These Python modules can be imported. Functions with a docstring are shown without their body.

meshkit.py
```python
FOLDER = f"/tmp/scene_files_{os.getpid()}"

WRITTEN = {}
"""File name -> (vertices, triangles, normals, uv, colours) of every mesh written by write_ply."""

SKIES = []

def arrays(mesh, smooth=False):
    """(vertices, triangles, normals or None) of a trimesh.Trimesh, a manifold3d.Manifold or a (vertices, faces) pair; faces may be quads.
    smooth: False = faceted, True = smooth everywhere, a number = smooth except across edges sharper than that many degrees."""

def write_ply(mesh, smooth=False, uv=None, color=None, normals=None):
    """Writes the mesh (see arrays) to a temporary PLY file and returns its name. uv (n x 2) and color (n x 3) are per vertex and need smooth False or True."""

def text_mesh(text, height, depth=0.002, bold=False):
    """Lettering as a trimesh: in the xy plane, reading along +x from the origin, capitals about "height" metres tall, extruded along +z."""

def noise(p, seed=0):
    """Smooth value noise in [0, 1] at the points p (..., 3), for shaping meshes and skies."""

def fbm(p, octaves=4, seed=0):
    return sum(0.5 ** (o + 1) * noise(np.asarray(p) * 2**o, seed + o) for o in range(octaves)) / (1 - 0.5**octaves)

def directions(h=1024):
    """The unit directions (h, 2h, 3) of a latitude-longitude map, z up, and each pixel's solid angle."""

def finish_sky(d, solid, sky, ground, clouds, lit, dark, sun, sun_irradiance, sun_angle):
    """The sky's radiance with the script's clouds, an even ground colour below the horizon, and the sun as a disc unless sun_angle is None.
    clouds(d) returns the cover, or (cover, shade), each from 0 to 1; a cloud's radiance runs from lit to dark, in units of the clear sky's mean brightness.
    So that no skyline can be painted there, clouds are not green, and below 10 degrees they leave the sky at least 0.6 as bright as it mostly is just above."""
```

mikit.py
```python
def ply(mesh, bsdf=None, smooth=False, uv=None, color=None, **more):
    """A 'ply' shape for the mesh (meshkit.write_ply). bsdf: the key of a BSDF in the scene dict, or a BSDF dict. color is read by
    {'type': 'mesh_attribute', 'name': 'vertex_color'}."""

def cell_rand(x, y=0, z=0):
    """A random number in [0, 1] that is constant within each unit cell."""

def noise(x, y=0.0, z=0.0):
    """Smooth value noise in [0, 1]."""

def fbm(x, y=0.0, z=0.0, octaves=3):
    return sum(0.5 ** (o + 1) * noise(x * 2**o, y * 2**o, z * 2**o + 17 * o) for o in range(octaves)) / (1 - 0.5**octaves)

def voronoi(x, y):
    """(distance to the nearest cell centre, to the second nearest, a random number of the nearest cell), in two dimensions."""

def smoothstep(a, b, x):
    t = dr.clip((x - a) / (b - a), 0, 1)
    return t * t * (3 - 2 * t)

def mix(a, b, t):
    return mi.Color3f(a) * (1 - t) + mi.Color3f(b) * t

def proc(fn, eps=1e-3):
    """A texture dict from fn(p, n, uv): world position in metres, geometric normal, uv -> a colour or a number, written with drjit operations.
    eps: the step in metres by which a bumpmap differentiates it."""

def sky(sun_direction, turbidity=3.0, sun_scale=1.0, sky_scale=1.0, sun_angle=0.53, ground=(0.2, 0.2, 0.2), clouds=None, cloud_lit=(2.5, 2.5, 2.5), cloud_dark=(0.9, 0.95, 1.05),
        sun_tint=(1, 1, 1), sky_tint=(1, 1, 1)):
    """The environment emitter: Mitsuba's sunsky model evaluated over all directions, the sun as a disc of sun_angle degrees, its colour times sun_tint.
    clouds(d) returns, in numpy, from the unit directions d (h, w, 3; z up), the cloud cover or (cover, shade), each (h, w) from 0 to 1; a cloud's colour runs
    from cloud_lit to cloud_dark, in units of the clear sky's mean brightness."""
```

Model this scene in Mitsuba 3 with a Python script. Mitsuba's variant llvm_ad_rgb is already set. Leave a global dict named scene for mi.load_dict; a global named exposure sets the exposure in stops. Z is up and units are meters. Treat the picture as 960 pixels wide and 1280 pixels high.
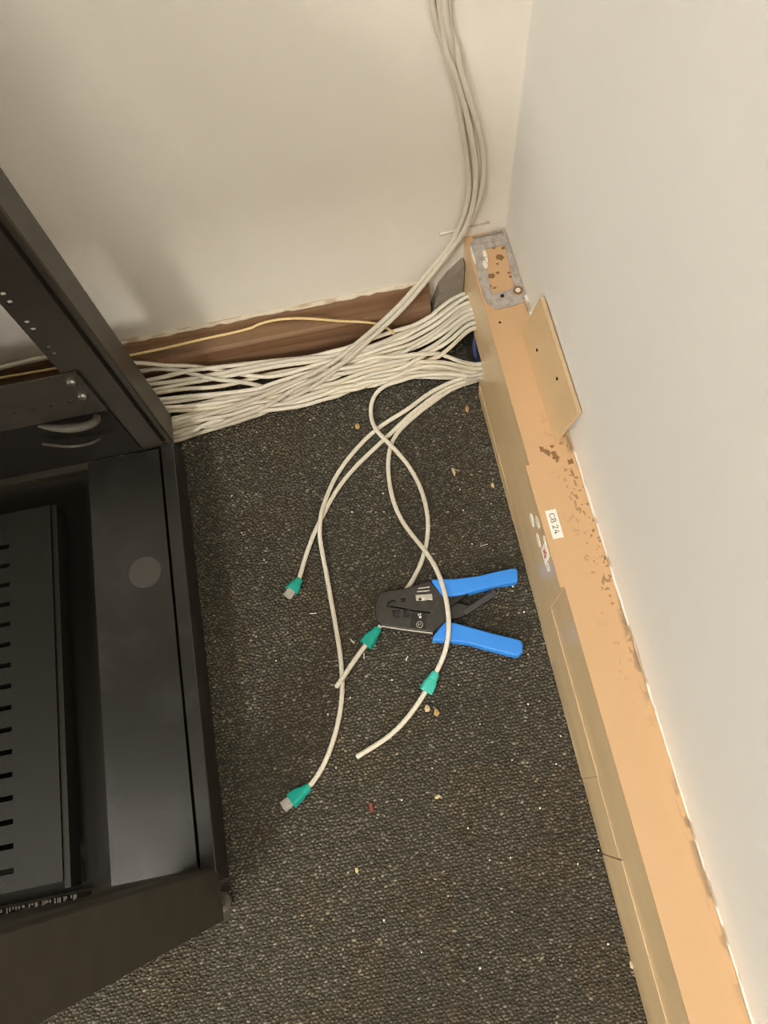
import json, math, random
import numpy as np, trimesh, mitsuba as mi, drjit as dr
import manifold3d as m3
from scipy.interpolate import CubicSpline
from scipy.spatial import cKDTree
from shapely.geometry import Polygon, box as sbox, Point
from shapely.ops import unary_union
import mikit, meshkit
from mikit import proc, noise, fbm, voronoi, cell_rand, smoothstep, mix

T = mi.ScalarTransform4f
rng = np.random.default_rng(7)
scene, labels = {}, {}

# ------------------------------------------------------------------ camera, lamps, exposure
RIGHT, DOWN, FWD = (np.array(v) for v in ([0.980113, -0.187910, -0.063788], [-0.198284, -0.914546, -0.352547], [0.007910, 0.358184, -0.933618]))
EYE = np.array([-0.21138, -0.59749, 0.90515])
M = np.eye(4); M[:3, 0], M[:3, 1], M[:3, 2], M[:3, 3] = -RIGHT, -DOWN, FWD, EYE
scene['camera'] = {'type': 'perspective', 'fov': 53.13, 'fov_axis': 'x', 'near_clip': 0.02, 'far_clip': 50.0, 'to_world': T(M.tolist())}
exposure = 2.75
LAMP_COLOR = np.array([1.0, 0.95, 0.85])
LAMPS = [(-2.30, -2.95, 0.6, 0.6, 13.8), (-1.65, -1.25, 0.6, 0.6, 1.6), (-0.70, -1.25, 0.6, 0.6, 3.3)]      # x, y, size x, size y, radiance
CEIL = 2.5

# ------------------------------------------------------------------ materials
def bsdf(key, d):
    scene[key] = d
    return key

def principled(color, rough=0.5, spec=0.5, metal=0.0, **k):
    c = color if isinstance(color, dict) else {'type': 'rgb', 'value': list(map(float, color))}
    return {'type': 'twosided', 'bsdf': {'type': 'principled', 'base_color': c, 'roughness': rough, 'specular': spec, 'metallic': metal, **k}}

def two(d): return {'type': 'twosided', 'bsdf': d}

def wall_color(p, n, uv):
    a = fbm(p.x * 5, p.y * 5, p.z * 5, 3)
    return mix((.80, .765, .705), (.775, .735, .67), a)
bsdf('m_wall', two({'type': 'diffuse', 'reflectance': proc(wall_color)}))
bsdf('m_wall_white', two({'type': 'diffuse', 'reflectance': proc(lambda p, n, uv: mix((.83, .82, .80), (.805, .795, .77), fbm(p.x * 5, p.y * 5, p.z * 5, 3)))}))

def paint_color(p, n, uv):
    a = fbm(p.x * 30, p.y * 8, p.z * 30, 3)
    c = mix((.63, .41, .230), (.59, .38, .205), a)
    # dirt caught along the wall and in one smear on the top
    near = smoothstep(-.034, -.002, p.x) * smoothstep(-.62, -.40, p.y) * smoothstep(-.20, -.30, p.y) * smoothstep(.17, .175, p.z)
    s = fbm(p.x * 330, p.y * 270, 3.0, 2)
    t = noise(p.x * 90 + 9, p.y * 60, 1.0)
    d = near * smoothstep(.62, .70, s) * smoothstep(.32, .52, t)
    edge = smoothstep(-.009, -.002, p.x) * smoothstep(.40, .62, noise(p.y * 110, p.x * 260, 7.0)) * smoothstep(.25, .6, noise(p.y * 12, 4.0, 1.0)) * smoothstep(.17, .175, p.z)
    spots = smoothstep(.93, .96, noise(p.x * 180 + 40, p.y * 180, p.z * 180))
    c = mix(c, (.24, .13, .06), d * .85)
    c = mix(c, (.27, .19, .12), edge * .8)
    return mix(c, (.33, .2, .1), spots * .7)
bsdf('m_ledge', principled(proc(paint_color), .45, .4))

def panel_color(p, n, uv):
    a = fbm(p.x * 30, p.y * 6, p.z * 30, 3)
    c = mix((.66, .50, .30), (.58, .43, .255), a)
    grime = smoothstep(.055, .0, p.z) * smoothstep(.35, .7, noise(p.y * 14, p.z * 30, 2.0))
    spots = smoothstep(.94, .97, noise(p.x * 150 + 4, p.y * 150, p.z * 150))
    return mix(mix(c, (.38, .28, .17), grime * .5), (.2, .13, .08), spots * .6)
bsdf('m_panel', principled(proc(panel_color), .28, .5))
bsdf('m_plate', principled(proc(lambda p, n, uv: mix((.60, .44, .26), (.56, .405, .235), fbm(p.x * 20, p.y * 50, p.z * 20, 3))), .4, .4))

def wood_color(p, n, uv):
    g = fbm(p.x * 4, p.y * 160, p.z * 160, 4)
    c = mix((.225, .125, .070), (.185, .102, .057), smoothstep(.3, .7, g))
    return mix(c, (.36, .22, .13), smoothstep(.6, .8, noise(p.x * 6, 1.0, p.z * 60)) * .5)
bsdf('m_wood', principled(proc(wood_color), .32, .5))
bsdf('m_bead', principled(proc(lambda p, n, uv: mix((.66, .60, .48), (.48, .38, .26), smoothstep(.5, .75, noise(p.x * 60, p.y * 300, p.z * 200)))), .6, .3))
bsdf('m_caulk', principled(proc(lambda p, n, uv: mix((.80, .77, .71), (.46, .38, .28), smoothstep(.52, .72, noise(p.y * 70, p.z * 400, 1.0)))), .6, .3))
bsdf('m_mortar', two({'type': 'diffuse', 'reflectance': proc(lambda p, n, uv: mix((.34, .30, .255), (.20, .175, .145), fbm(p.x * 120, p.y * 120, p.z * 120, 3)))}))
bsdf('m_residue', two({'type': 'diffuse', 'reflectance': proc(lambda p, n, uv: mix((.50, .455, .42), (.36, .32, .29), smoothstep(.2, .85, fbm(p.x * 220, p.y * 220, p.z * 220, 3))))}))
bsdf('m_rust', principled((.27, .15, .07), .7, .2))
bsdf('m_hole', principled((.03, .022, .016), .8, .2))
bsdf('m_cable', principled(proc(lambda p, n, uv: mix((.80, .765, .66), (.74, .70, .59), noise(p.x * 14, p.y * 14, p.z * 14))), .42, .45))
bsdf('m_cable_old', principled(proc(lambda p, n, uv: mix((.64, .595, .505), (.58, .53, .44), noise(p.x * 40, p.y * 40, p.z * 12))), .55, .35))
bsdf('m_cable_grey', principled(proc(lambda p, n, uv: mix((.70, .67, .585), (.65, .615, .525), noise(p.x * 14, p.y * 14, p.z * 14))), .42, .45))
bsdf('m_cable_warm', principled(proc(lambda p, n, uv: mix((.76, .705, .575), (.70, .645, .515), noise(p.x * 14, p.y * 14, p.z * 14))), .42, .45))
bsdf('m_yellow', principled((.78, .60, .30), .45, .4))
bsdf('m_core', principled((.80, .78, .70), .5, .4))
bsdf('m_teal', principled((.012, .42, .345), .30, .5))
bsdf('m_teal_pale', principled((.05, .56, .46), .22, .6))
bsdf('m_clear', principled((.47, .455, .41), .16, .7))
bsdf('m_gold', principled((.75, .55, .2), .3, .5, 1.0))
bsdf('m_blue', principled(proc(lambda p, n, uv: mix((.045, .31, .97), (.04, .28, .92), fbm(p.x * 60, p.y * 60, 0.0, 2))), .42, .45))
bsdf('m_blue_dull', principled((.07, .075, .20), .6, .3))
bsdf('m_blue_edge', principled((.02, .12, .47), .5, .4))
bsdf('m_iron', principled(proc(lambda p, n, uv: mix((.026, .024, .021), (.042, .038, .033), fbm(p.x * 150, p.y * 150, 0.0, 3))), .45, .5))
bsdf('m_iron_dark', principled((.018, .016, .014), .5, .4))
bsdf('m_lever', principled((.055, .055, .055), .4, .5))
bsdf('m_steel', principled((.62, .60, .57), .32, .5, 1.0))
bsdf('m_white_print', principled((.74, .72, .68), .6, .3))
bsdf('m_print', principled((.36, .34, .31), .6, .3))

def rack_color(p, n, uv):
    return mix((.034, .029, .023), (.045, .039, .031), fbm(p.x * 40, p.y * 40, p.z * 40, 3))
bsdf('m_rack', principled(proc(rack_color), .40, .55))
bsdf('m_rack_plate', principled(proc(lambda p, n, uv: mix((.016, .015, .013), (.026, .0255, .024), smoothstep(.45, .75, fbm(p.x * 25, p.y * 25, p.z * 25, 4)))), .36, .9))
bsdf('m_rack_dark', principled((.012, .010, .008), .6, .3))
bsdf('m_vent', principled((.013, .012, .010), .55, .4))
bsdf('m_disc', principled((.085, .078, .070), .5, .4))
bsdf('m_lip', principled((.10, .09, .077), .5, .4))
bsdf('m_paper', principled((.86, .83, .76), .7, .2))
bsdf('m_paper_old', principled(proc(lambda p, n, uv: mix((.82, .79, .70), (.60, .54, .42), smoothstep(.55, .8, noise(p.x * 300, p.y * 500, p.z * 500)))), .7, .2))
bsdf('m_ink', principled((.10, .09, .09), .6, .2))
bsdf('m_red_ink', principled((.62, .17, .12), .6, .2))
bsdf('m_chip', principled((.50, .32, .14), .7, .2))
bsdf('m_chip_pale', principled((.62, .50, .30), .7, .2))
bsdf('m_speck', principled((.78, .76, .68), .5, .4))
bsdf('m_red_bit', principled((.24, .06, .05), .6, .2))
bsdf('m_pile', two({'type': 'diffuse', 'reflectance': {'type': 'mesh_attribute', 'name': 'vertex_color'}}))
bsdf('m_backing', two({'type': 'diffuse', 'reflectance': {'type': 'rgb', 'value': [.065, .059, .047]}}))
bsdf('m_ceiling', two({'type': 'diffuse', 'reflectance': {'type': 'rgb', 'value': [.82, .80, .77]}}))
bsdf('m_frame', principled((.75, .75, .73), .4, .4))

# ------------------------------------------------------------------ helpers
used = {}
def key_for(name, parent=None):
    k = (parent + '__' if parent else '') + name
    i = used.get(k, -1) + 1
    used[k] = i
    return k if i == 0 else f'{k}_{i:03d}'

def obj(name, mesh, m, parent=None, smooth=False, **lab):
    k = key_for(name, parent)
    scene[k] = mikit.ply(mesh, m, smooth)
    if lab: labels[k] = lab
    return k

def thing(name, label, category, group=None):
    k = key_for(name)
    labels[k] = {'label': label, 'category': category}
    if group: labels[k]['group'] = group
    return k

def box(x0, x1, y0, y1, z0, z1, c=0.0):
    if c <= 0:
        b = trimesh.creation.box((x1 - x0, y1 - y0, z1 - z0)); b.apply_translation(((x0 + x1) / 2, (y0 + y1) / 2, (z0 + z1) / 2)); return b
    P = []
    for x, sx in ((x0, 1), (x1, -1)):
        for y, sy in ((y0, 1), (y1, -1)):
            for z, sz in ((z0, 1), (z1, -1)):
                P += [(x, y + sy * c, z + sz * c), (x + sx * c, y, z + sz * c), (x + sx * c, y + sy * c, z)]
    return trimesh.convex.convex_hull(np.array(P))

def extrude(poly, z0, z1):
    geoms = getattr(poly, 'geoms', [poly])
    ms = []
    for g in geoms:
        m = trimesh.creation.extrude_polygon(g, z1 - z0, engine='earcut'); m.apply_translation((0, 0, z0)); ms.append(m)
    return trimesh.util.concatenate(ms)

def slab(pts, z0, z1, bev=0.0015, rnd=0.0015, n=120, top_only=False):
    """A plate of the outline with rounded rims."""
    g = Polygon(pts).buffer(0).buffer(-rnd).buffer(rnd * 2).buffer(-rnd)
    L = g.exterior.length
    P = np.array([g.exterior.interpolate(L * i / n).coords[0] for i in range(n)])
    if Polygon(P).exterior.is_ccw is False: P = P[::-1]
    t = np.roll(P, -1, 0) - np.roll(P, 1, 0); t /= np.linalg.norm(t, axis=1, keepdims=True) + 1e-12
    nin = np.stack([-t[:, 1], t[:, 0]], 1)
    rings = []
    for a in (90, 60, 30, 0):
        a = math.radians(a); rings.append((bev * (1 - math.cos(a)) if top_only is False else 0, z0 + bev * (1 - math.sin(a))))
    for a in (0, 30, 60, 90):
        a = math.radians(a); rings.append((bev * (1 - math.cos(a)), z1 - bev * (1 - math.sin(a))))
    V = np.vstack([np.c_[P + nin * d, np.full(n, z)] for d, z in rings]); F = []
    for k in range(len(rings) - 1):
        for i in range(n):
            j = (i + 1) % n; F += [(k * n + i, k * n + j, k * n + n + j), (k * n + i, k * n + n + j, k * n + n + i)]
    for k, flip in ((0, True), (len(rings) - 1, False)):
        ring = P + nin * rings[k][0]
        v2, f2 = trimesh.creation.triangulate_polygon(Polygon(ring), engine='earcut')
        idx = cKDTree(ring).query(v2)[1]
        for f in idx[f2]:
            a = np.cross(ring[f[1]] - ring[f[0]], ring[f[2]] - ring[f[0]])
            f = f if (a > 0) != flip else f[::-1]
            F.append(tuple(int(q) + k * n for q in f))
    return trimesh.Trimesh(V, F, process=False)

def tube(P, r, sides=8, taper=None):
    P = np.asarray(P, float); t = np.gradient(P, axis=0); t /= np.linalg.norm(t, axis=1, keepdims=True)
    a = np.cross(t[0], [0, 0, 1.0]); a = np.cross(t[0], [1.0, 0, 0]) if np.linalg.norm(a) < .1 else a
    A = []
    for k in range(len(P)):
        a = a - t[k] * (a @ t[k]); a = a / np.linalg.norm(a); A.append(a)
    A = np.array(A); B = np.cross(t, A); ang = np.arange(sides) * 2 * np.pi / sides
    R = np.full(len(P), r) if np.isscalar(r) else np.asarray(r)
    V = P[:, None] + R[:, None, None] * (np.cos(ang)[None, :, None] * A[:, None] + np.sin(ang)[None, :, None] * B[:, None])
    V = V.reshape(-1, 3); n = len(P); F = []
    for i in range(n - 1):
        for j in range(sides):
            k = (j + 1) % sides; F += [(i * sides + j, i * sides + k, (i + 1) * sides + k), (i * sides + j, (i + 1) * sides + k, (i + 1) * sides + j)]
    V = np.vstack([V, P[0], P[-1]]); c0, c1 = n * sides, n * sides + 1
    for j in range(sides):
        k = (j + 1) % sides; F += [(c0, k, j), (c1, (n - 1) * sides + j, (n - 1) * sides + k)]
    return trimesh.Trimesh(V, F, process=False)

def spline(P, step=.006):
    P = np.asarray(P, float); d = np.r_[0, np.cumsum(np.linalg.norm(np.diff(P, axis=0), axis=1) ** .6)]
    cs = CubicSpline(d, P); q = cs(np.linspace(0, d[-1], 600))
    s = np.r_[0, np.cumsum(np.linalg.norm(np.diff(q, axis=0), axis=1))]
    u = np.linspace(0, s[-1], max(8, int(s[-1] / step)))
    return np.stack([np.interp(u, s, q[:, k]) for k in range(3)], 1)

def relax(curves, radii, iters=120, keep=0.03):
    """Pushes cables that run through each other apart, and out of the floor and the skirting."""
    X = np.vstack(curves); X0 = X.copy(); ids = np.repeat(np.arange(len(curves)), [len(c) for c in curves]); R = np.asarray(radii)[ids]
    first = np.r_[True, ids[1:] != ids[:-1]]; last = np.r_[ids[1:] != ids[:-1], True]; ends = first | last
    for it in range(iters):
        pr = cKDTree(X).query_pairs(2 * max(radii) + .001, output_type='ndarray')
        pr = pr[ids[pr[:, 0]] != ids[pr[:, 1]]]
        d = X[pr[:, 0]] - X[pr[:, 1]]; L = np.linalg.norm(d, axis=1) + 1e-9
        over = np.maximum(0, R[pr[:, 0]] + R[pr[:, 1]] + .0002 - L)
        mv = d / L[:, None] * (over * .35)[:, None]
        D = np.zeros_like(X); np.add.at(D, pr[:, 0], mv); np.add.at(D, pr[:, 1], -mv)
        X = X + np.clip(D, -.002, .002)
        lap = np.zeros_like(X); lap[1:-1] = (X[:-2] + X[2:]) / 2 - X[1:-1]; lap[ends] = 0
        X = X + .25 * lap + keep * (X0 - X)
        X[:, 2] = np.maximum(X[:, 2], R + .0003)
        low = (X[:, 2] < .113) & (X[:, 0] < -.090)
        X[:, 1] = np.minimum(X[:, 1], np.where(low, -.0185, 0.0) - R - .0003)
    return [X[ids == k] for k in range(len(curves))]

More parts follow.
